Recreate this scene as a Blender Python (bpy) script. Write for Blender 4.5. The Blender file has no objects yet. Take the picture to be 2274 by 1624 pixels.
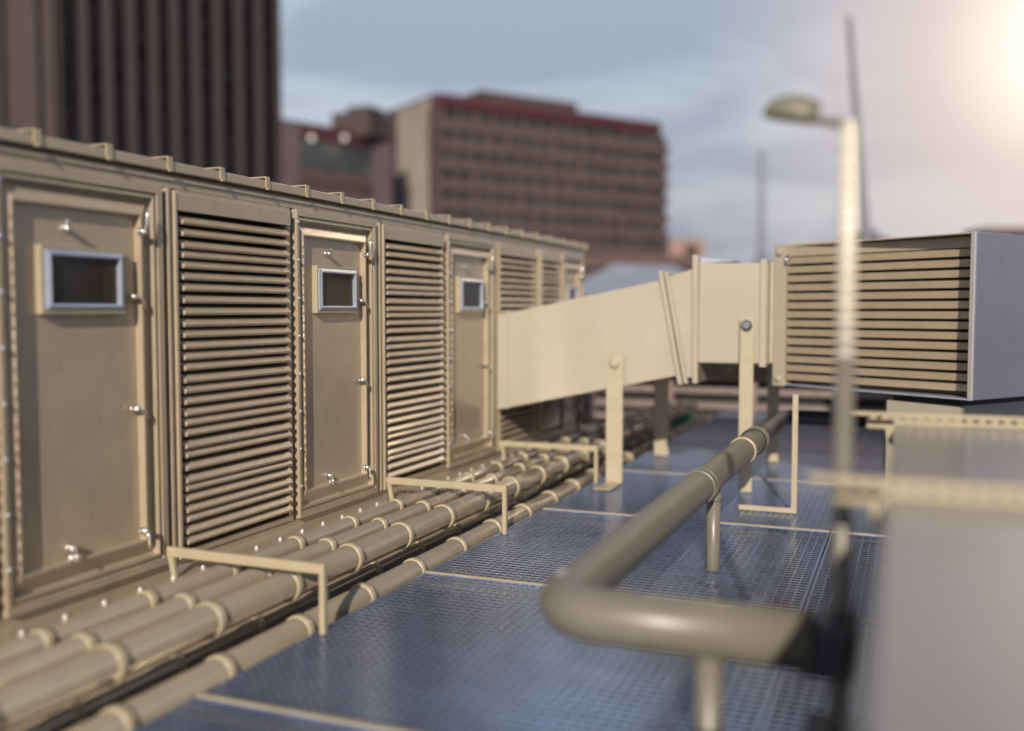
import bpy, bmesh, math, random
from mathutils import Vector, Matrix
random.seed(7)
S = bpy.context.scene
C = S.collection
R = math.radians

# ------------------------------------------------------------------ materials
def nodes(name):
    m = bpy.data.materials.new(name); m.use_nodes = True
    nt = m.node_tree
    return m, nt, nt.nodes['Principled BSDF']

def paint(name, col, rough=0.4, metal=0.0, var=0.12, scale=6.0, bump=0.0015, coat=0.0, dirt=0.25, bscale=180.0):
    """painted / bare metal: slow mottling, fine dust and a faint orange-peel bump"""
    m, nt, b = nodes(name)
    N = nt.nodes.new; L = nt.links.new
    tc = N('ShaderNodeTexCoord')
    n1 = N('ShaderNodeTexNoise'); n1.inputs['Scale'].default_value = scale; n1.inputs['Detail'].default_value = 5
    n2 = N('ShaderNodeTexNoise'); n2.inputs['Scale'].default_value = scale*7; n2.inputs['Detail'].default_value = 3
    L(tc.outputs['Object'], n1.inputs['Vector'])
    mp = N('ShaderNodeMapping'); mp.inputs['Scale'].default_value = (1, 1, .18)
    L(tc.outputs['Object'], mp.inputs['Vector']); L(mp.outputs['Vector'], n2.inputs['Vector'])
    r1 = N('ShaderNodeMapRange'); r1.inputs[1].default_value = .3; r1.inputs[2].default_value = .7
    r1.inputs[3].default_value = 1-var; r1.inputs[4].default_value = 1+var
    L(n1.outputs['Fac'], r1.inputs[0])
    mx = N('ShaderNodeMix'); mx.data_type = 'RGBA'; mx.blend_type = 'MULTIPLY'; mx.inputs[0].default_value = 1
    mx.inputs[6].default_value = (*col, 1)
    L(r1.outputs[0], mx.inputs[7])
    r2 = N('ShaderNodeMapRange'); r2.inputs[1].default_value = .58; r2.inputs[2].default_value = .8
    r2.inputs[3].default_value = 0; r2.inputs[4].default_value = dirt
    L(n2.outputs['Fac'], r2.inputs[0])
    m2 = N('ShaderNodeMix'); m2.data_type = 'RGBA'
    L(r2.outputs[0], m2.inputs[0]); L(mx.outputs[2], m2.inputs[6])
    m2.inputs[7].default_value = (col[0]*.55, col[1]*.5, col[2]*.45, 1)
    L(m2.outputs[2], b.inputs['Base Color'])
    r3 = N('ShaderNodeMapRange'); r3.inputs[3].default_value = rough*.8; r3.inputs[4].default_value = min(1, rough*1.25)
    L(n1.outputs['Fac'], r3.inputs[0]); L(r3.outputs[0], b.inputs['Roughness'])
    b.inputs['Metallic'].default_value = metal
    b.inputs['Coat Weight'].default_value = coat; b.inputs['Coat Roughness'].default_value = .15
    if bump:
        n3 = N('ShaderNodeTexNoise'); n3.inputs['Scale'].default_value = bscale
        L(tc.outputs['Object'], n3.inputs['Vector'])
        bp = N('ShaderNodeBump'); bp.inputs['Strength'].default_value = .25; bp.inputs['Distance'].default_value = bump
        L(n3.outputs['Fac'], bp.inputs['Height']); L(bp.outputs['Normal'], b.inputs['Normal'])
    return m

M = {}
BE = (.40, .325, .232)
M['beige'] = paint('beige_paint', BE, .33, metal=.18, var=.06, coat=.6, dirt=.28)
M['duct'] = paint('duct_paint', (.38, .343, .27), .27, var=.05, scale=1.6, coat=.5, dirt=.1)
M['pipe'] = paint('pipe_paint', (.36, .305, .225), .17, metal=.45, var=.05, coat=.6, dirt=.15)
M['collar'] = paint('collar_paint', (.37, .315, .215), .3, var=.08, dirt=.1)
M['strap'] = paint('strap_paint', (.40, .345, .25), .35, var=.06)
M['silver'] = paint('silver_metal', (.50, .54, .64), .3, metal=.6, var=.05, dirt=.1)
M['chrome'] = paint('chrome_metal', (.75, .73, .70), .16, metal=.95, var=.03, dirt=.0)
M['bolt'] = paint('bolt_metal', (.50, .48, .45), .35, metal=.3, var=.05, dirt=.0)
M['wire'] = paint('galvanised_wire', (.42, .50, .68), .22, metal=.9, var=.1, bump=0, dirt=.1)
M['lamp'] = paint('lamp_paint', (.15, .14, .10), .4, var=.08)
M['pole'] = paint('pole_paint', (.62, .57, .47), .35, var=.06)
M['green'] = paint('handrail_paint', (.165, .15, .12), .36, var=.07, dirt=.3)
M['black'] = paint('black_rubber_and_shadow', (.02, .02, .02), .5, var=.2)  # real black parts, and the shadow wedge on the lamp pole
M['dark'] = paint('interior_shade', (.03, .025, .022), .8, var=.2, bump=0)  # near-black that stands for the shade behind blades and slats
M['side'] = paint('grey_sheet', (.93, .82, .82), .3, metal=.0, var=.04, dirt=.05)
M['deck'] = paint('deck_sheet', (.20, .195, .19), .25, var=.05, coat=.25, dirt=.1)
M['side'].node_tree.nodes['Principled BSDF'].inputs['Coat Weight'].default_value = 1.0
M['tray'] = paint('tray_sheet', (.55, .58, .68), .25, metal=.5, var=.04)
M['roofmem'] = paint('roof_membrane', (.055, .10, .22), .2, var=.15, scale=.5, bump=.002, dirt=.0, bscale=40)
M['roofmem'].node_tree.nodes['Principled BSDF'].inputs['Specular IOR Level'].default_value = .7
M['teal'] = paint('teal_plastic', (.02, .22, .18), .4)
M['brown'] = paint('brown_stone', (.026, .019, .018), .7, var=.15, scale=.15, bump=0)
M['brown2'] = paint('brown_brick', (.060, .041, .039), .75, var=.15, scale=.2, bump=0)
M['band'] = paint('brown_band', (.080, .052, .049), .75, var=.12, scale=.2, bump=0)
M['maroon'] = paint('maroon_trim', (.058, .014, .019), .6, var=.12, scale=.2, bump=0)
M['pink'] = paint('pink_stone', (.105, .075, .085), .7, var=.1, scale=.2, bump=0)
M['pale'] = paint('pale_concrete_lit_end', (.31, .27, .235), .8, var=.15, scale=.15, bump=0)  # warehouse wall; on the block's end the paleness stands for sunlight
M['salmon'] = paint('salmon_render', (.27, .17, .15), .8, var=.1, scale=.3, bump=0)
M['bluegrey'] = paint('pale_roof_sheet', (.21, .235, .29), .5, var=.1, scale=.8, bump=0)
M['mast'] = paint('mast_steel', (.16, .16, .2), .6, bump=0)
M['city'] = paint('city_ground', (.12, .12, .12), .9, var=.3, scale=.02, bump=0)

def glassmat(name, col, rough=.08, scale=.3):
    m, nt, b = nodes(name)
    N = nt.nodes.new; L = nt.links.new
    tc = N('ShaderNodeTexCoord'); v = N('ShaderNodeTexVoronoi'); v.inputs['Scale'].default_value = scale
    L(tc.outputs['Object'], v.inputs['Vector'])
    mx = N('ShaderNodeMix'); mx.data_type = 'RGBA'
    mx.inputs[6].default_value = (*col, 1); mx.inputs[7].default_value = (col[0]*2.6, col[1]*2.5, col[2]*2.2, 1)
    sp = N('ShaderNodeSeparateColor'); L(v.outputs['Color'], sp.inputs[0]); L(sp.outputs[0], mx.inputs[0])
    L(mx.outputs[2], b.inputs['Base Color'])
    b.inputs['Roughness'].default_value = rough
    b.inputs['Specular IOR Level'].default_value = .35
    return m
M['shade'] = paint('louvre_back_shade', (.10, .08, .06), .6, bump=0)  # darkened beige, the shade inside the louvres as a colour
M['screen'] = paint('screen_slat_shade_tone', (.20, .155, .14), .5, bump=0)  # slats coloured darker to carry the shade they stand in
M['screenbeam'] = paint('screen_beam_shade_tone', (.20, .13, .075), .5, bump=0)  # orange-brown with the shade and warm bounce put into it
M['glass'] = glassmat('dark_glass', (.018, .016, .013), .12, 2)
M['cglass'] = glassmat('city_glass', (.003, .003, .005), .5, .3)
M['cglass'].node_tree.nodes['Principled BSDF'].inputs['Specular IOR Level'].default_value = .05
M['cglass2'] = glassmat('city_glass_pale', (.03, .033, .036), .25, .3)  # somewhat paler dark glass
M['cglass3'] = glassmat('city_glass_mixed', (.016, .017, .019), .25, .35)
m, nt, b = nodes('lit_lamp'); b.inputs['Emission Color'].default_value = (1, .93, .75, 1); b.inputs['Emission Strength'].default_value = .35
b.inputs['Base Color'].default_value = (.3, .3, .27, 1); M['lit'] = m

# ------------------------------------------------------------------ mesh builder
class MB:
    def __init__(s): s.v = []; s.f = []; s.sm = []
    def quad(s, a, b, c, d):
        n = len(s.v); s.v += [tuple(a), tuple(b), tuple(c), tuple(d)]; s.f.append((n, n+1, n+2, n+3)); s.sm.append(False); return s
    def box(s, x0, x1, y0, y1, z0, z1):
        n = len(s.v)
        s.v += [(x, y, z) for x in (x0, x1) for y in (y0, y1) for z in (z0, z1)]
        for q in ((0,1,3,2), (4,6,7,5), (0,4,5,1), (2,3,7,6), (0,2,6,4), (1,5,7,3)):
            s.f.append(tuple(n+i for i in q)); s.sm.append(False)
        return s
    def obox(s, c, dx, dy, dz, M3):
        n = len(s.v)
        for x in (-dx, dx):
            for y in (-dy, dy):
                for z in (-dz, dz): s.v.append(tuple(Vector(c) + M3 @ Vector((x, y, z))))
        for q in ((0,1,3,2), (4,6,7,5), (0,4,5,1), (2,3,7,6), (0,2,6,4), (1,5,7,3)):
            s.f.append(tuple(n+i for i in q)); s.sm.append(False)
        return s
    def prism(s, poly, axis, a, b):
        """poly: 2D points; axis: 'x','y','z' extrusion from a to b"""
        n = len(s.v); k = len(poly)
        def P(p, t):
            return {'x': (t, p[0], p[1]), 'y': (p[0], t, p[1]), 'z': (p[0], p[1], t)}[axis]
        s.v += [P(p, a) for p in poly] + [P(p, b) for p in poly]
        for i in range(k):
            j = (i+1) % k
            s.f.append((n+i, n+j, n+k+j, n+k+i)); s.sm.append(False)
        s.f.append(tuple(n+i for i in range(k))[::-1]); s.sm.append(False)
        s.f.append(tuple(n+k+i for i in range(k))); s.sm.append(False)
        return s
    def tube(s, pts, r, seg=20, caps=True, smooth=True):
        """pts: list of points; r: radius or list"""
        pts = [Vector(p) for p in pts]; k = len(pts)
        rs = r if isinstance(r, (list, tuple)) else [r]*k
        n = len(s.v)
        up = None
        for i, p in enumerate(pts):
            lo, hi = max(i-1, 0), min(i+1, k-1)
            while (pts[hi]-pts[lo]).length < 1e-6:
                lo = max(lo-1, 0); hi = min(hi+1, k-1)
            t = (pts[hi] - pts[lo]).normalized()
            if up is None: up = Vector((0, 0, 1)) if abs(t.z) < .9 else Vector((1, 0, 0))
            a = t.cross(up).normalized(); bb = a.cross(t).normalized(); up = bb
            for j in range(seg):
                th = 2*math.pi*j/seg
                s.v.append(tuple(p + a*math.cos(th)*rs[i] + bb*math.sin(th)*rs[i]))
        for i in range(k-1):
            for j in range(seg):
                q = (j+1) % seg
                s.f.append((n+i*seg+j, n+i*seg+q, n+(i+1)*seg+q, n+(i+1)*seg+j)); s.sm.append(smooth)
        if caps:
            s.f.append(tuple(n+j for j in range(seg))[::-1]); s.sm.append(False)
            s.f.append(tuple(n+(k-1)*seg+j for j in range(seg))); s.sm.append(False)
        return s
    def loops(s, L, fill=True):
        """L: list of rectangles in the wall's plane (y0,y1,z0,z1,x), joined one to the next"""
        n = len(s.v)
        for (y0, y1, z0, z1, x) in L: s.v += [(x, y0, z0), (x, y1, z0), (x, y1, z1), (x, y0, z1)]
        for i in range(len(L)-1):
            for j in range(4):
                q = (j+1) % 4
                s.f.append((n+4*i+j, n+4*i+q, n+4*i+4+q, n+4*i+4+j)); s.sm.append(False)
        if fill:
            e = n+4*(len(L)-1); s.f.append((e, e+1, e+2, e+3)); s.sm.append(False)
        return s
    def build(s, name, mat, parent=None, bevel=0.0, recalc=True):
        me = bpy.data.meshes.new(name); me.from_pydata(s.v, [], s.f)
        me.polygons.foreach_set('use_smooth', s.sm)
        if recalc:
            bm = bmesh.new(); bm.from_mesh(me); bmesh.ops.recalc_face_normals(bm, faces=bm.faces); bm.to_mesh(me); bm.free()
        me.materials.append(mat); me.update()
        o = bpy.data.objects.new(name, me); C.objects.link(o)
        if parent: o.parent = parent
        if bevel:
            md = o.modifiers.new('bevel', 'BEVEL'); md.width = bevel; md.segments = 2; md.limit_method = 'ANGLE'; md.angle_limit = R(40)
        return o

def tag(o, label, cat, group=None, kind=None):
    o['label'] = label
    if cat: o['category'] = cat
    if group: o['group'] = group
    if kind: o['kind'] = kind
    return o
def thing(name, label, cat, group=None, loc=(0, 0, 0)):
    o = bpy.data.objects.new(name, None); C.objects.link(o); o.empty_display_size = .2
    o.location = loc
    return tag(o, label, cat, group)
def structure(name, mb, mat):
    o = mb.build(name, mat); o['kind'] = 'structure'; return o
def cp(o, parent, loc=None):
    c = o.copy(); C.objects.link(c); c.parent = parent
    if loc is not None: c.location = loc
    return c
def arc(c, a, b, r, t0, t1, n=10):
    c = Vector(c); a = Vector(a); b = Vector(b)
    return [c + a*math.cos(t)*r + b*math.sin(t)*r for t in [t0+(t1-t0)*i/n for i in range(n+1)]]

# ------------------------------------------------------------------ camera (world origin is the lens)
f_px, cx, cy = 2179., 1136.5, 812.
pitch = math.atan(122/f_px); yaw = math.atan((2020-cx)/f_px*math.cos(pitch))
F = Vector((-math.sin(yaw)*math.cos(pitch), math.cos(yaw)*math.cos(pitch), -math.sin(pitch)))
Rt = Vector((math.cos(yaw), math.sin(yaw), 0)); U = Rt.cross(F)
cam = bpy.data.cameras.new('camera'); co = bpy.data.objects.new('camera', cam); C.objects.link(co); S.camera = co
co.matrix_world = Matrix(((Rt.x, U.x, -F.x, 0), (Rt.y, U.y, -F.y, 0), (Rt.z, U.z, -F.z, 0), (0, 0, 0, 1)))
cam.sensor_width = 36; cam.lens = 36*f_px/2273.; cam.clip_start = .05; cam.clip_end = 6000
cam.dof.use_dof = True; cam.dof.focus_distance = 6.75; cam.dof.aperture_fstop = .375; cam.dof.aperture_blades = 0

# ------------------------------------------------------------------ light
Ldir = Vector((-.28, 1.0, -.46)).normalized()
sun = bpy.data.lights.new('sun', 'SUN'); sun.energy = 5.0; sun.angle = R(.55); sun.color = (1, .89, .76)
so = bpy.data.objects.new('sun', sun); C.objects.link(so); so.rotation_euler = (-Ldir).to_track_quat('Z', 'Y').to_euler()
W = bpy.data.worlds.new('World'); S.world = W; W.use_nodes = True
nt = W.node_tree; nt.nodes.clear(); N = nt.nodes.new; L = nt.links.new
sky = N('ShaderNodeTexSky'); sky.sky_type = 'NISHITA'; sky.sun_disc = False
el = math.asin(-Ldir.z); sky.sun_elevation = el; sky.sun_rotation = math.atan2(-Ldir.x, -Ldir.y)
sky.air_density = 1.2; sky.dust_density = 2.5
bg = N('ShaderNodeBackground'); bg.inputs['Strength'].default_value = .08
tc = N('ShaderNodeTexCoord')
def math_(op, a, b=None, clamp=False):
    n = N('ShaderNodeMath'); n.operation = op; n.use_clamp = clamp
    for i, v in enumerate((a, b)):
        if v is None: continue
        if isinstance(v, (int, float)): n.inputs[i].default_value = v
        else: L(v, n.inputs[i])
    return n.outputs[0]
def mixc(fac, a, b, blend='MIX'):
    n = N('ShaderNodeMix'); n.data_type = 'RGBA'; n.blend_type = blend
    if isinstance(fac, (int, float)): n.inputs[0].default_value = fac
    else: L(fac, n.inputs[0])
    for i, v in ((6, a), (7, b)):
        if isinstance(v, tuple): n.inputs[i].default_value = (*v, 1)
        else: L(v, n.inputs[i])
    return n.outputs[2]
def rng(v, a, b, c=0., d=1.):
    n = N('ShaderNodeMapRange'); n.interpolation_type = 'SMOOTHSTEP'
    L(v, n.inputs[0])
    for i, k in enumerate((a, b, c, d)): n.inputs[i+1].default_value = k
    return n.outputs[0]
K = 1/.08                                            # cloud colours below are final radiances
sep = N('ShaderNodeSeparateXYZ'); L(tc.outputs['Generated'], sep.inputs[0])
mp = N('ShaderNodeMapping'); mp.inputs['Scale'].default_value = (1, 1, 3.6); mp.inputs['Rotation'].default_value = (R(9), R(-5), 0)
L(tc.outputs['Generated'], mp.inputs['Vector'])
nz = N('ShaderNodeTexNoise'); nz.inputs['Scale'].default_value = 3.1; nz.inputs['Detail'].default_value = 4; nz.inputs['Roughness'].default_value = .5
nz.inputs['Distortion'].default_value = .35
L(mp.outputs[0], nz.inputs['Vector'])
cl = rng(nz.outputs['Fac'], .40, .62)
def scl(c, k=K): return tuple(x*k for x in c)
darkc = mixc(rng(sep.outputs[2], 0., .35), scl((.31, .325, .42)), scl((.40, .465, .57)))
litc = mixc(rng(sep.outputs[2], 0., .35), scl((.56, .56, .60)), scl((.56, .66, .78)))
cloud = mixc(cl, darkc, litc)
upper = scl((.14, .17, .24))
cloud = mixc(rng(sep.outputs[2], .48, .75), cloud, upper)
base = mixc(.9, sky.outputs[0], cloud)
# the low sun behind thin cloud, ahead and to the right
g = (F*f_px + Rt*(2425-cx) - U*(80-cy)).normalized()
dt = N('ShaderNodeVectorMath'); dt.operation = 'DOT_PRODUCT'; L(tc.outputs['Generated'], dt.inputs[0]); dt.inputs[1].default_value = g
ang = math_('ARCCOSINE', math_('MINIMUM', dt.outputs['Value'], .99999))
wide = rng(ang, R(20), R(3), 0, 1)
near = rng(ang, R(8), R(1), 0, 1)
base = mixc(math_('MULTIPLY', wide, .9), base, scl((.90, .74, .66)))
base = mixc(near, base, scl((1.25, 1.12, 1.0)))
# hot core added to the sky above the frame, for glints on the pipes
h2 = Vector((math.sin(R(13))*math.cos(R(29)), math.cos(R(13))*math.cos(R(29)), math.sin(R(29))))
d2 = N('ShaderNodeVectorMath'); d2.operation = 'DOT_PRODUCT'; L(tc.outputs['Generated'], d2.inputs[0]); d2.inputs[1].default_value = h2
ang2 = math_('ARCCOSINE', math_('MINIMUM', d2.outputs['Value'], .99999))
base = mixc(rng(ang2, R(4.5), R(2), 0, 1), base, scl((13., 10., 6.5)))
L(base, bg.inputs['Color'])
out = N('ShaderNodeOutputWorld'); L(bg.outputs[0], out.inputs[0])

# ================================================================== SETTING
GZ = -1.69        # top of the grating
FZ = -2.02        # roof membrane
structure('roof_floor', MB().box(-14, 22, -8, 30, FZ-.4, FZ), M['roofmem'])
mb = MB(); mb.box(-3000, 3000, -3000, 4000, -40.5, -40); structure('ground', mb, M['city'])

# ================================================================== AIR HANDLING UNIT
WX = -3.95
ahu = thing('air_handling_unit', 'long beige walk-in air handling unit with doors and louvres along the left side', 'air handling unit', loc=(WX, 7, GZ))
ahu.location = (0, 0, 0)
Y_A, Y_B = 2.05, 12.27
doors = [(3.335, 4.425), (5.735, 6.825), (8.13, 9.22), (11.33, 12.16)]
louv = [(2.12, 3.29), (4.47, 5.69), (6.875, 8.075), (9.27, 10.42), (10.50, 11.26)]
mb = MB()
mb.box(-7.2, -4.09, Y_A, Y_B, -1.60, .775)
mb.box(-4.09, WX, Y_A, Y_B, .70, .772)                 # head rail
mb.box(-4.09, WX-.002, Y_A, Y_B, -1.60, -1.455)        # sill
ed = [Y_A] + [v for p in sorted(doors+louv) for v in p] + [Y_B]
for i in range(0, len(ed), 2): mb.box(-4.09, WX-.045, ed[i], ed[i+1], -1.455, .70)
mb.build('casing', M['beige'], ahu, bevel=.004)
MB().box(-7.25, WX+.035, Y_A-.03, Y_B+.03, .792, .848).box(-7.2, WX-.035, Y_A-.01, Y_B+.01, .7755, .792).build('roof', M['beige'], ahu, bevel=.005)
# drip seams along the head rail
mb = MB(); mb.box(WX, WX+.012, Y_A, Y_B, .742, .764); mb.build('trim', M['beige'], ahu, bevel=.003)
# roof clips
clip = None
y = 2.2
for k in range(23):
    if clip is None:
        mb = MB()
        mb.box(WX+.037, WX+.045, -.020, .020, .80, .872)
        mb.box(WX-.16, WX+.037, -.020, .020, .866, .872)
        mb.box(WX-.16, WX-.152, -.020, .020, .848, .866)
        mb.box(WX+.037, WX+.052, -.013, .013, .788, .80)
        clip = mb.build('roof_clip', M['collar'], ahu); clip.location = (0, y, 0)
    else: cp(clip, ahu, (0, y, 0))
    y += .457
# base flange and its bolts
fl = MB().box(WX-.05, -3.705, Y_A, Y_B, -1.515, -1.50).box(-3.72, -3.705, Y_A, Y_B, -1.57, -1.515).build('base_flange', M['beige'], ahu, bevel=.002)
MB().box(-7.1, -4.0, Y_A+.05, Y_B-.05, FZ, -1.605).build('plinth', M['beige'], ahu)
bt = None
for k in range(40):
    y = 2.29+.2525*k
    if bt is None:
        bt = MB().tube([(-3.79, 0, -1.50), (-3.79, 0, -1.496)], .018, 12).tube([(-3.79, 0, -1.496), (-3.79, 0, -1.480)], .0125, 6, smooth=False).build('bolt', M['bolt'], fl); bt.location.y = y
    else: cp(bt, fl, (0, y, 0))

# latch prototypes -----------------------------------------------------------
def latch_mb(kind):
    mb = MB()
    mb.tube([(0, 0, 0), (.012, 0, 0)], .026, 16).tube([(.01, 0, 0), (.05, 0, 0)], [.019, .021], 16)
    mb.tube([(.05, 0, 0), (.06, 0, 0)], [.021, .012], 16)
    if kind == 'up':
        mb.tube([(.05, 0, 0), (.055, .012, .05), (.06, .012, .11), (.058, .01, .15)], [.011, .013, .012, .007], 10)
    elif kind == 'right':
        mb.tube([(.045, .0, 0), (.052, .035, -.012), (.05, .07, -.04), (.045, .092, -.085)], [.012, .011, .009, .007], 10)
    elif kind == 'down':
        mb.tube([(.05, 0, 0), (.06, .006, -.04), (.058, .01, -.09), (.055, .012, -.13)], [.010, .011, .010, .007], 10)
    elif kind == 'hook':
        mb.tube([(.05, 0, 0), (.075, -.02, .012), (.09, -.045, .03), (.085, -.06, .045)], [.012, .011, .009, .006], 10)
    elif kind == 'split':
        mb.tube([(.05, .005, 0), (.075, -.01, -.04), (.09, -.03, -.085)], [.009, .008, .005], 8)
        mb.tube([(.045, -.01, 0), (.06, -.035, -.04), (.07, -.06, -.08)], [.008, .007, .005], 8)
    return mb
latch = {}
small = {}
def put_latch(kind, parent, x, y, z):
    if kind not in latch:
        latch[kind] = latch_mb(kind).build('latch', M['chrome'], parent); latch[kind].location = (x, y, z); latch[kind].scale = (.8, .8, .8)
    else: cp(latch[kind], parent, (x, y, z))
def put_screw(parent, x, y, z):
    if 's' not in small:
        small['s'] = MB().tube([(0, 0, 0), (.006, 0, 0), (.010, 0, 0)], [.0125, .0125, .007], 10).build('screw', M['silver'], parent); small['s'].location = (x, y, z)
    else: cp(small['s'], parent, (x, y, z))

def make_door(y0, y1):
    zb, zt = -1.452, .697
    def q(o, x, l=.55, t=1., b_=1., r=.95):
        return (y0+o*l, y1-o*r, zb+o*b_, zt-o*t, WX+x)
    mb = MB()
    mb.loops([q(0, -.14), q(0, .034), q(.045, .034), q(.045, .012), q(.058, .012), q(.058, .028), q(.075, .028), q(.075, -.012),
              q(.088, -.014), q(.165, .028), q(.178, .028), q(.178, -.016)])
    d = mb.build('door', M['beige'], ahu, bevel=.0025)
    # scalloped hinge along the left edge
    hy = y0+.165*.55-.002
    mb = MB(); z = zb+.17
    while z < zt-.20:
        mb.tube([(WX+.022, hy, z), (WX+.022, hy, z+.045)], .007, 10)
        mb.box(WX+.006, WX+.022, hy-.014, hy, z+.004, z+.041); z += .066
    mb.tube([(WX+.022, hy, zb+.15), (WX+.022, hy, zt-.18)], .006, 8)
    mb.build('hinge', M['beige'], d)
    # window
    w = y1-y0; wy0 = y0+.27*w-.06; wy1 = wy0+.525*w
    wy0 += .015
    z0, z1 = -.018, .322
    px = WX-.016
    wf = MB().loops([(wy0, wy1, z0, z1, px), (wy0, wy1, z0, z1, px+.045), (wy0+.018, wy1-.018, z0+.018, z1-.018, px+.045), (wy0+.018, wy1-.018, z0+.018, z1-.018, px+.03)], fill=True).build('window_tray', M['collar'], d, bevel=.003)
    MB().loops([(wy0+.018, wy1-.018, z0+.016, z1-.016, px+.031), (wy0+.020, wy1-.020, z0+.018, z1-.018, px+.046), (wy0+.044, wy1-.044, z0+.040, z1-.040, px+.062), (wy0+.054, wy1-.054, z0+.051, z1-.051, px+.058), (wy0+.056, wy1-.056, z0+.053, z1-.053, px+.031)], fill=False).build('window_frame', M['silver'], d, bevel=.002)
    MB().box(px+.0305, px+.0325, wy0+.055, wy1-.055, z0+.052, z1-.052).build('window_pane', M['glass'], d)
    # latches
    ly = y1-.172*.95-.012
    lx = WX+.028
    put_latch('up', d, lx, ly, .43); put_latch('right', d, lx-.03, ly-.045, .075)
    put_latch('right', d, lx-.03, ly-.045, -.54); put_latch('down', d, lx, ly-.03, -1.22)
    put_latch('hook', d, px, y0+.40*w, .415); put_latch('split', d, px, y0+.38*w, -1.21)
    for k in range(8): put_screw(d, WX+.034, y0+.014, .61-.262*k)
    return d
for a, b_ in doors: make_door(a, b_)

def make_louvre(y0, y1, seed):
    random.seed(seed)
    zb, zt = -1.452, .697
    l0, l1 = y0+.105, y1-.045
    mb = MB()
    # frame: ribs on the left, plain border on the right, header sheet
    mb.box(WX-.10, WX+.03, y0, y0+.022, zb, zt).box(WX-.10, WX+.014, y0+.022, y0+.046, zb, zt).box(WX-.10, WX+.042, y0+.046, y0+.068, zb, zt-.01)
    mb.box(WX-.10, WX+.008, y0+.068, l0, zb, zt-.02)
    mb.box(WX-.10, WX+.01, l1, y1, zb, zt)
    mb.box(WX-.10, WX+.012, l0, l1, .655, zt)
    mb.box(WX-.04, WX+.038, l0-.03, l1+.012, .575, .672)
    mb.box(WX-.10, WX+.01, l0, l1, zb, -1.415)
    fr = mb.build('louvre_panel', M['beige'], ahu, bevel=.003)
    # blades, unevenly spaced
    n = 30; gaps = []
    for i in range(n): gaps.append(.067 + random.uniform(-.007, .007) - (.015 if i % 3 == 2 and random.random() < .6 else 0))
    k = (1.965-.02)/sum(gaps); z = .575-.05
    mb = MB(); e = .0
    for i in range(n):
        jy = random.uniform(-.002, .003)
        prof = [(WX+.040, z-.008), (WX+.037, z-.022), (WX+.024, z-.027), (WX-.070, z+.006), (WX-.078, z+.042), (WX-.004, z+.028), (WX+.012, z+.022)]
        a0, b0 = l0+.006, l1+.006
        # nose mitred at both ends
        nn = len(mb.v); kk = len(prof)
        def ins(x): return max(0, (x-(WX-.01)))*.35
        mb.v += [(p[0], a0-.012+ins(p[0])*1.2 + jy, p[1]) for p in prof] + [(p[0], b0-ins(p[0])*.2, p[1]) for p in prof]
        for q in range(kk):
            j = (q+1) % kk; mb.f.append((nn+q, nn+j, nn+kk+j, nn+kk+q)); mb.sm.append(False)
        mb.f.append(tuple(nn+q for q in range(kk))[::-1]); mb.sm.append(False)
        mb.f.append(tuple(nn+kk+q for q in range(kk))); mb.sm.append(False)
        # end gusset on the left
        mb.box(WX-.075, WX-.002, l0-.002, l0+.03, z+.004, z+.022)
        z -= gaps[i]*k
    mb.build('louvre_blades', M['beige'], fr, bevel=.0025)
    MB().box(-4.088, -4.082, l0-.01, l1+.01, -1.42, .66).build('shade_backing', M['shade'], fr)  # plain sheet, shade between the blades put into its brown
    for k in range(7): put_screw(fr, WX+.010, l1+.027, .56-.305*k)
    for k in range(7): put_screw(fr, WX+.008, l0-.018, .52-.305*k)
for i, (a, b_) in enumerate(louv): make_louvre(a, b_, 11+i)

# ================================================================== PIPES ALONG THE UNIT
def pipe_run(label, x, z, r, y0, y1, c0, pitch=.652, group='beige pipes running along the air handling unit', seg=28):
    t = thing('pipe', label, 'pipe', group)
    MB().tube([(x, y0, z), (x, y1, z)], r, seg).build('pipe_tube', M['pipe'], t)
    c = None; y = c0
    while y > y0+.2: y -= pitch
    while y < y1:
        if y > y0+.05:
            if c is None:
                c = MB().tube([(x, -.032, z), (x, -.032, z), (x, -.027, z), (x, .022, z), (x, .026, z), (x, .026, z)], [r*.98, r+.007, r+.011, r+.011, r+.007, r*.98], seg).build('collar', M['collar'], t); c.location.y = y
            else: cp(c, t, (0, y, 0))
        y += pitch
    return t
pipe_run('slim beige pipe closest to the air handling unit', -3.555, -1.475, .052, .6, 15.4, 5.81)
pipe_run('slim beige pipe between the one nearest the unit and the fat upper pipe', -3.350, -1.482, .054, .6, 15.4, 5.85)
pipe_run('fat beige pipe, the outermost of the upper three', -3.155, -1.515, .082, .6, 15.4, 5.80)
pipe_run('fat beige pipe lying lowest beside the grating edge', -2.985, -1.71, .079, .6, 15.4, 5.66)
pipe_run('dark thin pipe half hidden in the gap below the fat upper pipe', -3.17, -1.78, .045, .6, 15.4, 5.5, .62)
pipe_run('brown pipe in shadow under the two slim pipes', -3.42, -1.80, .06, .6, 15.4, 5.2, .66)

# flat bar hoops over the pipes
def hoop(y, label):
    t = thing('pipe_bracket', label, 'bracket', 'flat bar brackets over the pipes', (0, y, 0))
    MB().box(-3.83, -2.80, -.004, .026, -1.374, -1.320).build('crossbar', M['collar'], t, bevel=.003)
    MB().prism([(-3.83, -1.374), (-3.79, -1.374), (-3.77, -1.50), (-3.80, -1.50)], 'y', .0, .022).build('leg', M['collar'], t, bevel=.002)
    MB().box(-2.832, -2.80, -.004, .03, GZ, -1.374).build('leg', M['collar'], t, bevel=.002)
    return t
hoop(4.31, 'flat beige bracket nearest the camera, bridging the pipes below the first door')
hoop(6.80, 'flat beige bracket over the pipes beside the second door')
hoop(9.14, 'flat beige bracket over the pipes just before the duct')
hoop(11.55, 'blurred beige bracket over the pipes beyond the duct leg')

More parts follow.
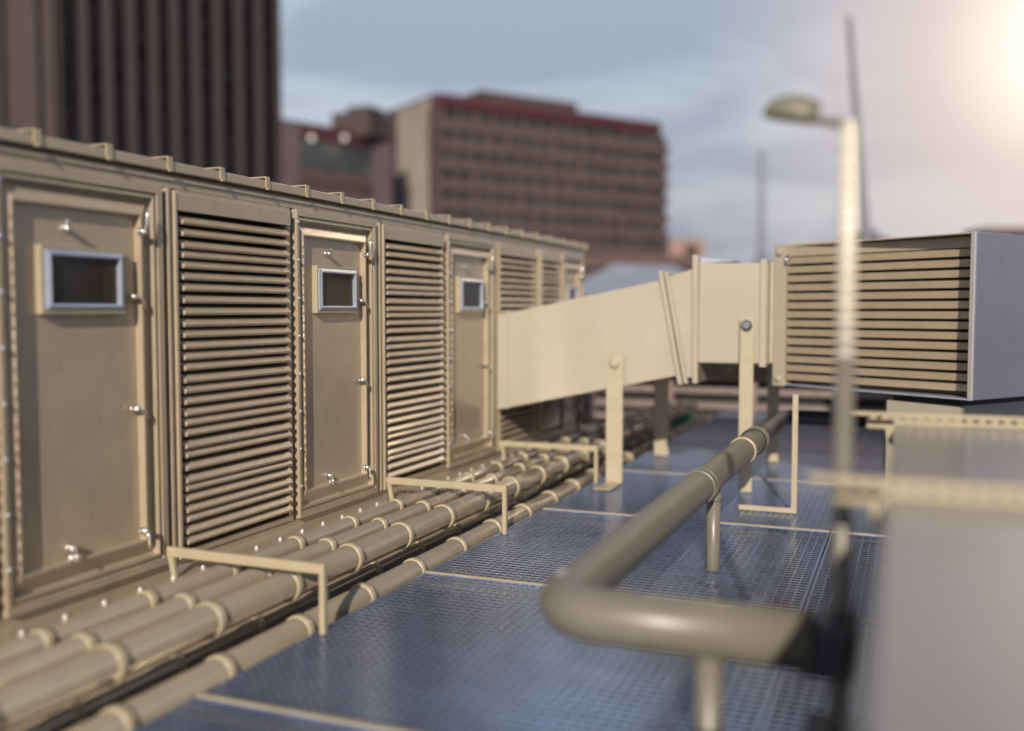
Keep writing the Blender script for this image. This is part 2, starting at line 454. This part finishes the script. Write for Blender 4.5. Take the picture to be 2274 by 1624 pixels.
# ================================================================== GRATING
PW, PL = 2.33, 2.196
def grating(x, y, label, proto=None):
    t = thing('grating_panel', label, 'grating', 'wire mesh walkway panels', (x, y, GZ))
    if proto:
        for ch in proto.children: cp(ch, t)
        return t
    mb = MB(); r = .0022
    n = 42
    for i in range(n+1):
        xx = .012+(PW-.024)*i/n; mb.box(xx-r*1.4, xx+r*1.4, .008, PL-.03, -.020, .0045)
    n = 37
    for i in range(n+1):
        yy = .03+(PL-.06)*i/n; mb.box(.008, PW-.008, yy-.0115, yy+.0115, -.004, .0005)
    mb.build('wire_mesh', M['wire'], t, recalc=False)
    mb = MB()
    mb.box(0, PW, -.014, .014, .003, .010); mb.box(0, PW, -.014, -.010, -.035, .003)
    mb.build('edge_bar', M['collar'], t)
    mb = MB()
    mb.box(0, .008, .03, PL-.015, -.03, .004); mb.box(PW-.008, PW, .03, PL-.015, -.03, .004); mb.box(0.01, PW-.01, PL-.022, PL-.018, -.03, .004)
    mb.build('side_bar', M['wire'], t)
    return t
rows = [-1.0+1.2-.0, ]
ys = [3.40+PL*k for k in range(-1, 6)]
names = ['closest to the camera', 'second from the camera', 'third from the camera', 'fourth from the camera', 'fifth from the camera', 'sixth from the camera', 'farthest from the camera']
gp = None
for k, y in enumerate(ys):
    for j, x in enumerate((-2.862, -2.862+PW+.012)):
        g_ = grating(x, y, 'grating panel %s, %s row' % (names[k], 'pipe side' if j == 0 else 'right hand'), gp)
        if gp is None: gp = g_
# support joists under the grating
jp = None
for k, y in enumerate(ys+[ys[-1]+PL]):
    lab = 'dark joist under the grating seam, number %s away from the camera' % ['one', 'two', 'three', 'four', 'five', 'six', 'seven', 'eight'][k]
    t = thing('joist', 'dark steel joist on the roof under the %s grating seam' % ['nearest', 'second', 'third', 'fourth', 'fifth', 'sixth', 'seventh', 'farthest'][k], 'joist', 'joists under the grating', (0, y, 0))
    if jp is None:
        jp = t
        MB().box(-2.86, 1.82, -.03, .03, GZ-.10, GZ-.04).build('beam', M['beige'], t)
        for xx in (-2.3, -.53, 1.3): MB().box(xx-.03, xx+.03, -.025, .025, FZ, GZ-.10).build('foot', M['beige'], t)
    else:
        for ch in jp.children: cp(ch, t)

# ================================================================== BIG HANDRAIL-LIKE PIPE
t = thing('pipe', 'large olive pipe raised on posts, bending across the foreground', 'pipe', loc=(0, 0, 0))
px_, pz, pr = -1.17, -1.075, .094
yc = 3.27; br = .19
pts = [(px_, 9.9, pz), (px_, 8, pz), (px_, 6, pz), (px_, yc+br+.02, pz)]
pts += [tuple(p) for p in arc((px_+br, yc+br, pz), (-1, 0, 0), (0, -1, 0), br, 0, math.pi/2, 20)] + [(px_+br+.02, yc, pz), (-.27, yc, pz)]
MB().tube(pts, [pr]*4+[pr*1.03]*23, 40).build('pipe_tube', M['green'], t)
def ring(y, w, dr, mat, axis='y', x=px_, name='collar'):
    r0 = pr+dr
    MB().tube([(x, y-w, pz), (x, y-w, pz), (x, y+w, pz), (x, y+w, pz)], [pr*.98, r0, r0, pr*.98], 40).build(name, mat, t)
ring(6.02, .012, .012, M['green']); ring(5.93, .012, .012, M['green']); ring(5.975, .05, .005, M['green'])
ring(7.62, .018, .012, M['collar']); ring(8.35, .14, .014, M['green']); ring(8.15, .03, .0155, M['black'])
MB().tube([(px_-.02, yc+br+.02, pz+.075), (px_-.02, yc+br-.03, pz+.082), (px_-.02, yc+br-.04, pz+.082)], [.022, .022, .012], 14).build('bolt', M['bolt'], t)
def post(x, y, z0):
    p = MB().tube([(x, y, z0), (x, y, pz-pr*.6)], .046, 24).build('post', M['green'], t)
    MB().tube([(x, y, z0), (x, y, z0+.015)], .09, 24).build('foot_plate', M['green'], p)
    return p
p1 = post(-1.165, 6.39, FZ)
MB().tube([(-1.165, 6.39, pz-pr-.075), (-1.165, 6.39, pz-pr-.07), (-1.165, 6.39, pz-pr-.03)], [.046, .052, .052], 24).build('collar', M['green'], p1)
p2 = post(-.605, 3.27, FZ)
MB().tube([(-.605, 3.27, -1.46), (-.605, 3.27, -1.41)], .052, 24).build('collar', M['black'], p2)
# far end: dark elbow turning right
pts = [(px_, 9.9, pz), (px_, 10.05, pz)] + [tuple(p) for p in arc((px_+.2, 10.05, pz), (-1, 0, 0), (0, 1, 0), .2, 0, math.pi/2, 10)] + [(.5, 10.25, pz)]
MB().tube(pts, .075, 24).build('far_elbow', M['black'], t)

# ================================================================== POLE WITH LAMP HEAD
t = thing('lamp_post', 'pale pole with an olive lamp head on a short arm', 'lamp post', loc=(0, 0, 0))
lx, ly = -.195, 3.40
mb = MB().tube([(lx, ly, FZ), (lx, ly, -.15)], .031, 28); mb.build('pole', M['green'], t)
mb = MB(); z = -.15
mb.tube([(lx, ly, -.16), (lx, ly, .60)], .030, 28)
k = 0
while z < .55:
    mb.tube([(lx, ly, z), (lx, ly, z+.003), (lx, ly, z+.012), (lx, ly, z+.015)], [.030, .0335, .0335, .030], 28, caps=False); z += .055
mb.build('ribbed_sleeve', M['pole'], t)
MB().tube([(lx, ly, .60), (lx, ly, .612)], [.031, .024], 28).build('cap', M['pole'], t)
dv = Vector((-.98, .0, .20)).normalized()
a = Vector((lx+.02, ly, .598)); e = a + dv*.135
MB().tube([tuple(a), tuple(e)], [.015, .014], 14).tube([tuple(a+dv*.03), tuple(a+dv*.06)], .019, 12).build('arm', M['lamp'], t)
# lamp head: long half shell with a flat underside
bm = MB(); nL, nS = 18, 16; n0 = 0; up = dv.cross(Vector((0, 1, 0))).normalized(); up = up if up.z > 0 else -up
for i in range(nL+1):
    s = i/nL; c = e + dv*(s*.178-.012)
    h = .066*math.sin(math.pi*min(1, max(0.0, (s*.97+.03)))**.62)**.55 if 0 < s < 1 else .004
    hh = .070*(max(0, 1-abs(2*s-.80)**2.6/ (1.22**2.6)))**.6 + .004
    ww = .048*(max(0, 1-abs(2*s-1)**3.2))**.5 + .004
    for j in range(nS):
        th = 2*math.pi*j/nS
        y_ = math.cos(th)*ww; z_ = math.sin(th); z_ = z_*hh if z_ > 0 else z_*.012
        bm.v.append(tuple(c + Vector((0, 1, 0))*y_ + up*z_))
for i in range(nL):
    for j in range(nS):
        q = (j+1) % nS; bm.f.append((i*nS+j, i*nS+q, (i+1)*nS+q, (i+1)*nS+j)); bm.sm.append(True)
bm.f.append(tuple(range(nS))); bm.sm.append(False); bm.f.append(tuple(nL*nS+j for j in range(nS))); bm.sm.append(False)
hd = bm.build('lamp_head', M['lamp'], t)
mb = MB(); mb.obox(e+dv*.078-up*.011, .066, .036, .0025, Matrix((dv, Vector((0, 1, 0)), up)).transposed()); mb.build('lens', M['glass'], hd)
# clamp wedge blackened and shaped as the shadow at the pole, and base
MB().prism([(-.31, -1.17), (-.14, -1.17), (-.14, -1.0), (-.25, -1.0)], 'y', 3.19, 3.44).build('clamp', M['black'], t, bevel=.02)
MB().box(-.30, -.10, 3.28, 3.52, -1.46, -1.40).build('saddle', M['black'], t, bevel=.006)

# ================================================================== GLOSSY DECK ON THE RIGHT
DZ = -.56
t = thing('metal_deck', 'glossy grey sheet metal deck with toothed cross rails at the lower right', 'deck', loc=(0, 0, 0))
MB().box(-.052, 1.7, .25, 5.12, DZ-.10, DZ).build('deck_sheet', M['deck'], t, bevel=.012)
MB().box(-.02, 1.66, .3, 5.08, -1.65, DZ-.10).build('deck_side', M['beige'], t)
for xx in (.1, 1.5):
    for yy in (.6, 4.8): MB().box(xx-.05, xx+.05, yy-.05, yy+.05, FZ, -1.65).build('leg', M['beige'], t)
def rail(y, xl):
    mb = MB()
    mb.box(xl, 1.7, y-.016, y+.014, DZ+.042, DZ+.062)
    mb.box(xl+.075, 1.7, y-.010, y+.012, DZ+.002, DZ+.024)
    x = xl+.09
    while x < 1.66:
        mb.box(x, x+.030, y-.014, y+.010, DZ+.024, DZ+.042); x += .054
    mb.box(xl+.075, -.06, y-.010, y+.012, DZ-.02, DZ+.026)
    mb.prism([(-.10, DZ-.02), (-.062, DZ-.02), (-.062, DZ-.10), (-.085, DZ-.09)], 'y', y-.01, y+.012)
    mb.build('toothed_rail', M['collar'], t, bevel=.002)
rail(3.10, -.275); rail(5.14, -.262)

# ================================================================== DUCT FROM THE UNIT
t = thing('duct', 'wide cream rectangular duct rising from the unit wall towards the louvred box', 'duct', loc=(0, 0, 0))
ya, yb = 9.24, 11.1
def sect(xa, zta, zba, xb, ztb, zbb, y0=ya, y1=yb):
    mb = MB(); mb.prism([(xa, zba), (xb, zbb), (xb, ztb), (xa, zta)], 'y', y0, y1); return mb
MB().prism([(WX+.045, -1.018), (-2.0, -.612), (-2.19, .292), (WX+.045, -.046)], 'y', ya, yb).build('duct_section', M['duct'], t, bevel=.008)
def tiltflange(xt, zt, xb, zb, w, o=.05, mat='duct'):
    return MB().prism([(xb-w/2, zb), (xb+w/2, zb), (xt+w/2, zt), (xt-w/2, zt)], 'y', ya-o, yb+o).build('flange', M[mat], t, bevel=.006)
tiltflange(-2.205, .375, -2.005, -.70, .045); tiltflange(-2.15, .36, -1.95, -.69, .04)
mb = MB().prism([(-1.97, -.63), (-1.88, -.635), (-1.88, .40), (-2.15, .315)], 'y', ya, yb); mb.build('duct_section', M['duct'], t)
tiltflange(-1.872, .52, -1.862, -.685, .05, .06)
sect(-1.845, .45, -.492, -1.24, .434, -.492, ya+.01, yb-.01).build('duct_section', M['duct'], t, bevel=.008)
MB().prism([(-1.84, .50), (-1.50, .455), (-1.84, .45)], 'y', ya+.02, yb).build('gusset', M['silver'], t)
tiltflange(-1.25, .47, -1.25, -.52, .06, .02)
MB().box(-1.215, -1.12, ya+.19, yb-.03, -.49, .45).build('neck', M['strap'], t)
rv = None
for (x0, z0, x1, z1, k) in ((-2.14, .30, -1.94, -.62, 9), (-1.872, .46, -1.862, -.62, 11)):
    for i in range(k):
        q = i/(k-1); c = Vector((x0+(x1-x0)*q, ya-.05, z0+(z1-z0)*q))
        if rv is None:
            rv = MB().tube([(0, 0, 0), (0, -.006, 0), (0, -.010, 0)], [.011, .010, .004], 10).build('rivet', M['bolt'], t); rv.location = c
        else: cp(rv, t, c)
for i in range(7): cp(rv, t, Vector((-3.88, ya, -.10-.145*i)))
MB().box(-3.80, -3.775, ya-.012, ya, -1.0, .0).build('stiffener', M['duct'], t, bevel=.003)
def strap(x, w, z1, y, foot, boltmat, name='leg', nearfoot=True):
    mb = MB(); mb.box(x-w/2, x+w/2, y-.012, y, GZ+.012, z1)
    if nearfoot: mb.box(x-w/2, x+w/2, y-foot, y, GZ+.012, GZ+.022)
    p = mb.build(name, M['strap'], t, bevel=.003)
    MB().tube([(x, y-.012, z1-.075), (x, y-.03, z1-.075), (x, y-.045, z1-.075)], [.055, .055, .03], 8, smooth=False).build('bolt', M[boltmat], p)
strap(-2.64, .165, -.43, ya-.062, .42, 'strap')
strap(-1.385, .125, -.06, ya-.062, .0, 'chrome', nearfoot=False)
mb = MB().box(-2.72, -2.555, yb+.02, yb+.035, GZ+.012, -.45).build('leg', M['strap'], t)
mb = MB().box(-1.45, -1.32, yb+.02, yb+.035, GZ+.012, -.1).build('leg', M['strap'], t)

# ================================================================== LOUVRED BOX
t = thing('louvred_intake_box', 'big louvred intake box with a smooth grey side at the right', 'intake box', loc=(0, 0, 0))
A = Vector((-1.178, 9.41, 0)); B = Vector((.44, 8.27, 0)); nin = Vector((.576, .818, 0))
Bp = B + nin*.17
zt, zb = .598, -.69
u = (Bp-A).normalized(); n_out = Vector((u.y, -u.x, 0)); W_ = (Bp-A).length
M3 = Matrix((u, -n_out, Vector((0, 0, 1)))).transposed()     # local x along face, y inward, z up
def LB(mb, x0, x1, y0, y1, z0, z1):
    c = A + M3 @ Vector(((x0+x1)/2, (y0+y1)/2, (z0+z1)/2)); mb.obox(c, abs(x1-x0)/2, abs(y1-y0)/2, abs(z1-z0)/2, M3); return mb
# body behind the blades
LB(MB(), .0, W_, .16, 1.6, zb+.02, zt-.01).build('body', M['beige'], t)
LB(MB(), .0, W_, .019, .2, zt-.013, zt-.003).build('top_sheet', M['beige'], t)
LB(MB(), .0, W_, .019, .2, zb+.001, zb+.011).build('bottom_sheet', M['tray'], t)
LB(MB(), .02, W_-.02, .15, .158, zb+.03, zt-.02).build('shade_backing', M['dark'], t)  # dark sheet painted as the shade between the blades
# flange plate with border
fr = MB()
LB(fr, -.005, .125, 0, .02, zb-.01, zt+.012)
LB(fr, .125, W_*.45, 0.0, .02, zt-.02, zt+.012)
LB(MB(), .125, W_-.03, .004, .02, zt-.105, zt-.02).build('header', M['beige'], t, bevel=.002)
fro = fr.build('flange_plate', M['duct'], t, bevel=.003)
LB(MB(), .122, .128, .02, .16, zb+.013, zt-.07).build('side_channel', M['beige'], t)
LB(MB(), W_-.034, W_-.024, .0, .16, zb+.013, zt-.02).build('side_channel', M['beige'], t)
for zz in (zt-.06, zb+.06):
    c = A + M3 @ Vector((.062, 0, zz)); d = n_out
    MB().tube([tuple(c), tuple(c+d*.018), tuple(c+d*.024)], [.034, .034, .02], 6, smooth=False).build('bolt', M['duct'], fro)
# side plate (the smooth right side), with bright edge
side_d = Vector((.576, .818, 0)); sn = Vector((.818, -.576, 0))
MS = Matrix((side_d, sn, Vector((0, 0, 1)))).transposed()
c = B + side_d*1.05
MB().obox(c+Vector((0, 0, (zt+zb)/2)), 1.05, .008, (zt-zb)/2, MS).build('side_plate', M['side'], t, bevel=.003)
MB().obox(B+side_d*.002-sn*.008+Vector((0, 0, (zt+zb)/2)), .006, .015, (zt-zb)/2+.002, MS).build('edge_trim', M['bolt'], t, bevel=.003)
# hood: wedge between plate plane and the projecting corner, plus the bottom tray
def wedge(z0, z1, x0=.0):
    P0 = A + u*x0 + M3 @ Vector((0, .02, 0)); P1 = Bp + M3 @ Vector((-.005, .02, 0)); P2 = B - sn*.012
    mb = MB(); n = len(mb.v)
    for z in (z0, z1): mb.v += [(P0.x, P0.y, z), (P2.x, P2.y, z), (P1.x, P1.y, z)]
    for q in ((0, 1, 4, 3), (1, 2, 5, 4), (2, 0, 3, 5), (2, 1, 0), (3, 4, 5)): mb.f.append(q); mb.sm.append(False)
    return mb
wedge(zt-.012, zt-.001).build('hood', M['beige'], t, bevel=.002)
wedge(zb, zb+.012, .10).build('tray', M['tray'], t, bevel=.002)
# blades
mb = MB(); nb = 14
x0, x1 = .135, W_-.035
for i in range(nb):
    z = zt-.145-(zt-zb-.225)*i/(nb-1)
    pr_ = [(.003, z+.030), (.014, z-.027), (.020, z-.026), (.012, z+.024), (.100, z+.026), (.100, z+.031)]
    n = len(mb.v)
    for xx in (x0, x1):
        for (yy, zz) in pr_: mb.v.append(tuple(A + M3 @ Vector((xx, yy, zz))))
    for q in range(6):
        j = (q+1) % 6; mb.f.append((n+q, n+j, n+6+j, n+6+q)); mb.sm.append(False)
    mb.f.append(tuple(n+q for q in range(5, -1, -1))); mb.sm.append(False); mb.f.append(tuple(n+6+q for q in range(6))); mb.sm.append(False)
mb.build('louvre_blades', M['beige'], t)
# small latches in the corners
for (xx, zz) in ((.17, zt-.11), (W_-.06, zt-.08), (W_-.06, zb+.07)):
    c = A + M3 @ Vector((xx, .0, zz)); o = MB()
    o.tube([tuple(c), tuple(c+n_out*.04)], .022, 10).tube([tuple(c+n_out*.03), tuple(c+n_out*.05+Vector((0, 0, -.05)))], .012, 8); o.build('latch', M['chrome'], t)
# pedestal and angle iron legs
MP = Matrix((side_d, sn, Vector((0, 0, 1)))).transposed()
cp_ = B + side_d*1.1 - sn*.47
MB().obox(cp_ + Vector((0, 0, (zb-.06+FZ)/2)), 1.0, .34, (zb-.06-FZ)/2, MP).build('pedestal', M['duct'], t)
MB().obox(cp_ + Vector((0, 0, zb-.03)), .96, .31, .03, MP).build('pad', M['black'], t)
def angle_leg(x, y):
    MB().box(x-.022, x+.022, y, y+.01, GZ+.01, zb).box(x-.45, x+.02, y-.01, y, GZ+.01, GZ+.05).build('leg', M['strap'], t)
angle_leg(-.86, 8.36); 
MB().box(-.15, -.105, 8.95, 8.96, GZ+.01, zb).build('leg', M['strap'], t)

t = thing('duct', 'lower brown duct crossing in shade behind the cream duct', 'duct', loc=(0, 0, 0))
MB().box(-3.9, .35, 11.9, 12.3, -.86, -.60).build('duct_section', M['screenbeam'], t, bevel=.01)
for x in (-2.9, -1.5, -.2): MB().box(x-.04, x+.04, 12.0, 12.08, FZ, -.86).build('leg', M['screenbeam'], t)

# ================================================================== BEYOND THE DUCT
t = thing('slatted_screen', 'long low brown screen of horizontal slats and posts behind the duct', 'screen', loc=(0, 17, 0))
t.location = (0, 0, 0)
sy = 16.6
sc = []
MB().box(-7, 8, sy-.05, sy+.4, -1.15, -.70).build('top_beam', M['screenbeam'], t, bevel=.01)
for z in (-1.40, -1.66, -1.90):
    MB().box(-7, 8, sy, sy+.06, z, z+.10).build('slat', M['screen'], t)
pp = None
for k in range(11):
    x = -6.6+1.4*k
    if pp is None: pp = MB().box(-.07, .07, sy-.06, sy+.12, FZ, -1.15).build('post', M['screen'], t); pp.location.x = x
    else: cp(pp, t, (x, 0, 0))
MB().box(-7, 8, sy+.8, sy+.9, FZ, -.75).build('shade_panel', M['dark'], t)  # black sheet standing in for the shade seen between the slats
# low kerbs across the roof floor
for k, (y, lab) in enumerate(((13.6, 'low dark kerb across the blue roof floor, the nearer one'), (15.2, 'low dark kerb across the blue roof floor below the slatted screen'))):
    tag(MB().box(-3.4, 6, y, y+.09, FZ, FZ+.09).build('kerb', M['beige']), lab, 'kerb', 'low kerbs on the roof floor')
tag(MB().box(-3.5, -3.05, 14.6, 15.0, -1.72, -1.55).box(-3.45, -3.1, 14.65, 14.95, -1.55, -1.50).build('valve_box', M['teal'], bevel=.01), 'small teal box resting over the pipes in shade beyond the duct', 'valve box')
# thin horizontal rail seen under the louvred box
t = thing('guard_rail', 'thin beige guard rail on short posts under the louvred box', 'guard rail', loc=(0, 0, 0))
MB().box(-.9, 1.2, 12.0, 12.04, -1.38, -1.33).build('rail_bar', M['collar'], t)
for x in (-.7, .3, 1.1): MB().box(x-.03, x+.03, 12.0, 12.05, FZ, -1.38).build('post', M['black'], t)

# blocker added off to the right, outside the frame (it shades the grey side of the box)
t = thing('air_handling_unit', 'tall beige shade blocker added outside the frame beyond the deck', 'air handling unit', loc=(0, 0, 0))
MB().box(1.92, 4.3, 3.0, 6.6, FZ, 3.35).build('casing', M['beige'], t, bevel=.01)
MB().box(1.86, 4.36, 2.94, 6.66, 3.35, 3.43).build('roof', M['beige'], t, bevel=.01)
for y in (3.15, 4.9): MB().loops([(y, y+1.5, -1.6, 2.8, 1.92), (y, y+1.5, -1.6, 2.8, 1.88), (y+.08, y+1.42, -1.52, 2.72, 1.86)]).build('door', M['beige'], t, bevel=.004)

# ================================================================== CITY
def face_frame(az):
    d = Vector((math.sin(R(az)), math.cos(R(az)), 0)); n = Vector((-d.y, d.x, 0))   # n: away from the viewer, to the left-back
    return d, n
def fbox(mb, O, d, n, s0, s1, t0, t1, z0, z1):
    """box: s along the facade, t into the building, z up"""
    M_ = Matrix((d, n, Vector((0, 0, 1)))).transposed()
    c = O + d*(s0+s1)/2 + n*(t0+t1)/2 + Vector((0, 0, (z0+z1)/2))
    mb.obox(c, (s1-s0)/2, (t1-t0)/2, (z1-z0)/2, M_); return mb
# tall tower
O = Vector((-88.8, 126.1, 0)); d, n = face_frame(39.2)
t = thing('office_tower', 'tall dark brown tower with vertical stone ribs filling the upper left', 'building')
fbox(MB(), O, d, n, -75, 0, 1.2, 30, -40, 75).build('wall', M['brown'], t)
cols = [-28.8, -25.6, -22.6, -19.5, -16.5, -13.7, -10.6, -7.5, -4.4, -1.6]
g_ = MB(); fbox(g_, O, d, n, -31, 0, 1.0, 1.25, -40, 74); gl = g_.build('window_wall', M['cglass'], t)
rb = None
edges = [(-31.5, -30.0)] + [((cols[i]+cols[i+1])/2-.62, (cols[i]+cols[i+1])/2+.62) for i in range(9)] + [(-.62, .35)]
for k, (a, b_) in enumerate(edges):
    fbox(MB(), O, d, n, a, b_, .45, 1.1, -40, 74.5).build('rib', M['brown'], t)
mb = MB(); z = -38
while z < 74: fbox(mb, O, d, n, -31, 0, .85, 1.02, z, z+.9); z += 3.6
fbox(mb, O, d, n, -31, 0, .7, 1.02, 21.2, 22.6)
sp = mb.build('spandrels', paint('tower_spandrel', (.005, .005, .008), .7, bump=0), t)
sp.data.materials[0].node_tree.nodes['Principled BSDF'].inputs['Specular IOR Level'].default_value = .12
# plain stone end with broad folds
mb = MB(); s = -75
while s < -31.6:
    fbox(mb, O, d, n, s, s+2.3, -1.2, 1.3, -40, 75); fbox(mb, O, d, n, s+2.3, s+4.4, -.2, 1.3, -40, 75); s += 4.4
mb.build('folded_stone_end', M['brown2'], t)

# wide office block
P1 = Vector((-76.08, 152.9, 0)); d, n = face_frame(35.1)
t = thing('office_block', 'wide brown office block with a dark red roof band and window rows', 'building')
Wd = 53.2; H = 34.8
fbox(MB(), P1, d, n, .3, Wd-.3, .6, 18, -40, H).build('wall', M['brown2'], t)
fbox(MB(), P1, d, n, 0, Wd-2, -.3, 18.4, H, 37.4).build('roof_band', M['maroon'], t, bevel=.6)
fbox(MB(), P1, d, n, 11, 32.5, 3, 15, 37.4, 39.6).build('penthouse', M['brown2'], t)
mb = MB(); fl_h = 3.42
for k in range(22):
    z = H-fl_h*(k+1)+1.65
    fbox(mb, P1, d, n, 0.0, Wd, -.05, .7, z-1.75+.0, z-.05)
mb.build('floor_bands', M['band'], t)
for k in range(20):
    z0 = H-fl_h*(k+1)+1.6
    wb = fbox(MB(), P1, d, n, .5, Wd-.5, .35, .66, z0, z0+1.70).build('window_row', M['cglass3'], t)
    if k < 12:
        mb = MB(); random.seed(k); fbox(mb, P1, d, n, .5, Wd-.5, .22, .34, z0-.1, z0+.06); q = .5
        while q < Wd-1.2:
            w = random.choice((.7, .8, .8, 1.4)); fbox(mb, P1, d, n, q, q+w, .22, .34, z0+.05, z0+1.75); q += w+random.choice((2.3, 2.5, 2.6))
        mb.build('mullions', M['band'], wb)
# its end wall, the sunlit side put into the pale colour
fbox(MB(), P1, d, n, -.15, .0, 1.5, 14.2, -40, 36.6).build('end_wall', M['pale'], t)
fbox(MB(), P1, d, n, -.5, .3, 14.2, 18.3, -40, 37.0).build('end_pier', M['brown2'], t)
fbox(MB(), P1, d, n, -.5, .4, -.3, 1.5, -40, H).build('corner_pier', M['brown2'], t)

# lower block between the two
t = thing('office_block', 'low dark red block with two round lights between the tower and the wide block', 'building')
Q = Rt*-45 + Vector((F.x, F.y, 0)).normalized()*200; d, n = face_frame(58)
def at(u, v, dep):
    return (F*f_px + Rt*(u-cx) - U*(v-cy))/f_px*dep
Q = at(634, 690, 150); d = (at(872, 690, 165)-Q); Ln = d.length; d.normalize(); n = Vector((-d.y, d.x, 0)); n = n if n.dot(F) > 0 else -n
hh = 28.9
fbox(MB(), Q, d, n, 0, Ln, 0, 12, -40, hh-2.6).build('wall', M['brown2'], t)
fbox(MB(), Q, d, n, -.2, Ln, -.4, 12, hh-2.6, hh).build('roof_band', M['maroon'], t, bevel=.3)
fbox(MB(), Q, d, n, -.2, 2.6, -.6, .0, -40, hh-.4).build('pier', M['pink'], t)
fbox(MB(), Q, d, n, Ln*.80, Ln*.98, -.6, .0, -40, hh-1.4).build('pier', M['pink'], t)
mb = MB(); 
for k in range(9): fbox(mb, Q, d, n, 2.6, Ln*.8, -.3, 0, hh-8.7-3.4*k, hh-7.0-3.4*k)
mb.build('floor_bands', M['band'], t)
fbox(MB(), Q, d, n, 2.6, Ln*.8, -.15, .0, hh-6.8, hh-2.6).build('window_row', M['cglass2'], t)
for uu in (692, 765):
    c = at(uu, 307, 146); MB().tube([tuple(c), tuple(c - Vector((F.x, F.y, 0))*.3)], .42, 16).build('round_light', M['lit'], t)
c = at(806, 252, 160)
MB().box(c.x-4.2, c.x+2.8, c.y-3, c.y+3, hh-1, c.z-.2).box(c.x-1.6, c.x+2.8, c.y-2.5, c.y+2.5, c.z-.2, c.z+.7).build('roof_house', M['brown2'], t, bevel=.2)

# small far blocks
c = at(1520, 560, 260); dd = Vector((F.x, F.y, 0)).normalized()
t = thing('apartment_building', 'small salmon block just right of the wide office block', 'building')
a0 = at(1484, 690, 260); d = Rt.copy(); n = dd.copy()
fbox(MB(), a0, d, n, 0, 9.5, 0, 10, -40, 18.8).build('wall', M['salmon'], t)
fbox(MB(), a0, d, n, 4.2, 7.6, -.15, .05, -40, 17.3).build('window_strip', M['brown'], t)
t = thing('apartment_building', 'distant brown roofline low on the horizon behind the intake box', 'building')
a0 = at(1890, 690, 320)
fbox(MB(), a0, d, n, 0, 12, 0, 15, -40, 23.5).build('wall', M['brown2'], t)
fbox(MB(), a0, d, n, 2, 9, 2, 12, 23.5, 26).build('roof_house', M['brown2'], t)
fbox(MB(), a0, d, n, 12, 40, 3, 15, -40, 21.5).build('wall', M['pink'], t)
t = thing('apartment_building', 'distant dark roofline at the right edge above the grey box side', 'building')
a0 = at(2185, 690, 300)
fbox(MB(), a0, d, n, 0, 40, 0, 15, -40, 24.3).build('wall', M['brown2'], t)
fbox(MB(), a0, d, n, -.3, 40.3, -.3, 15.3, 24.3, 25.2).build('roof', M['band'], t)

# pale hipped roof behind the unit's end
t = thing('warehouse', 'pale blue-grey pitched roof behind the far end of the unit', 'building')
a0 = at(1230, 690, 42); 
d = Rt.copy(); n = dd.copy()
w = 7.8; z0 = .6; zr = 2.15
def pt(s, tt, z): return a0 + d*s + n*tt + Vector((0, 0, z-a0.z))
mb = MB(); q = [pt(0, 0, z0), pt(w, 0, z0), pt(w, 8, z0), pt(0, 8, z0), pt(2.9, 3.5, zr), pt(w-2.1, 3.5, zr-.1)]
mb.v = [tuple(p) for p in q]
mb.f = [(0, 1, 5, 4), (1, 2, 5), (2, 3, 4, 5), (3, 0, 4), (3, 2, 1, 0)]; mb.sm = [False]*5
mb.build('roof', M['bluegrey'], t)
fbox(MB(), a0, d, n, .2, w-.2, .2, 7.8, -40, z0-.003).build('wall', M['pale'], t)
t = thing('warehouse', 'low shaded brown roof edge below the wide office block', 'building')
a0 = at(1290, 690, 60); fbox(MB(), a0, d, n, -2, 7.4, 3, 12, -40, 2.75).build('wall', M['band'], t)
fbox(MB(), a0, d, n, -2.2, 7.6, 2.6, 12.2, 2.75, 3.5).build('roof', M['band'], t)

# masts
def mast(u0, v0, u1, v1, dep, r, label):
    a = at(u1, 700, dep); b2 = at(u0, v0, dep); k = at(u1, v1, dep)
    t = thing('antenna_mast', label, 'mast', 'distant masts against the sky', tuple(Vector((k.x, k.y, -40))))
    o = Vector((k.x, k.y, -40))
    MB().tube([tuple(Vector((0, 0, 0))), tuple(k-o), tuple(b2-o)], [r*1.6, r*1.25, r*.7], 12).build('mast_tube', M['mast'], t)
    MB().tube([tuple(Vector((0, 0, 8))), tuple(Vector((0, 0, 40+k.z)))], [r*3, r*2.2], 12).build('mast_base', M['mast'], t)
mast(1884, 38, 1922, 525, 110, .42, 'tall thin leaning grey mast behind the lamp post')
mast(1690, 335, 1690, 560, 180, .5, 'faint shorter mast left of the lamp post')

# ------------------------------------------------------------------ render settings
S.render.engine = 'CYCLES'
S.view_settings.view_transform = 'Standard'; S.view_settings.look = 'None'; S.view_settings.exposure = 0; S.view_settings.gamma = 1
S.render.resolution_x = 1024; S.render.resolution_y = 731
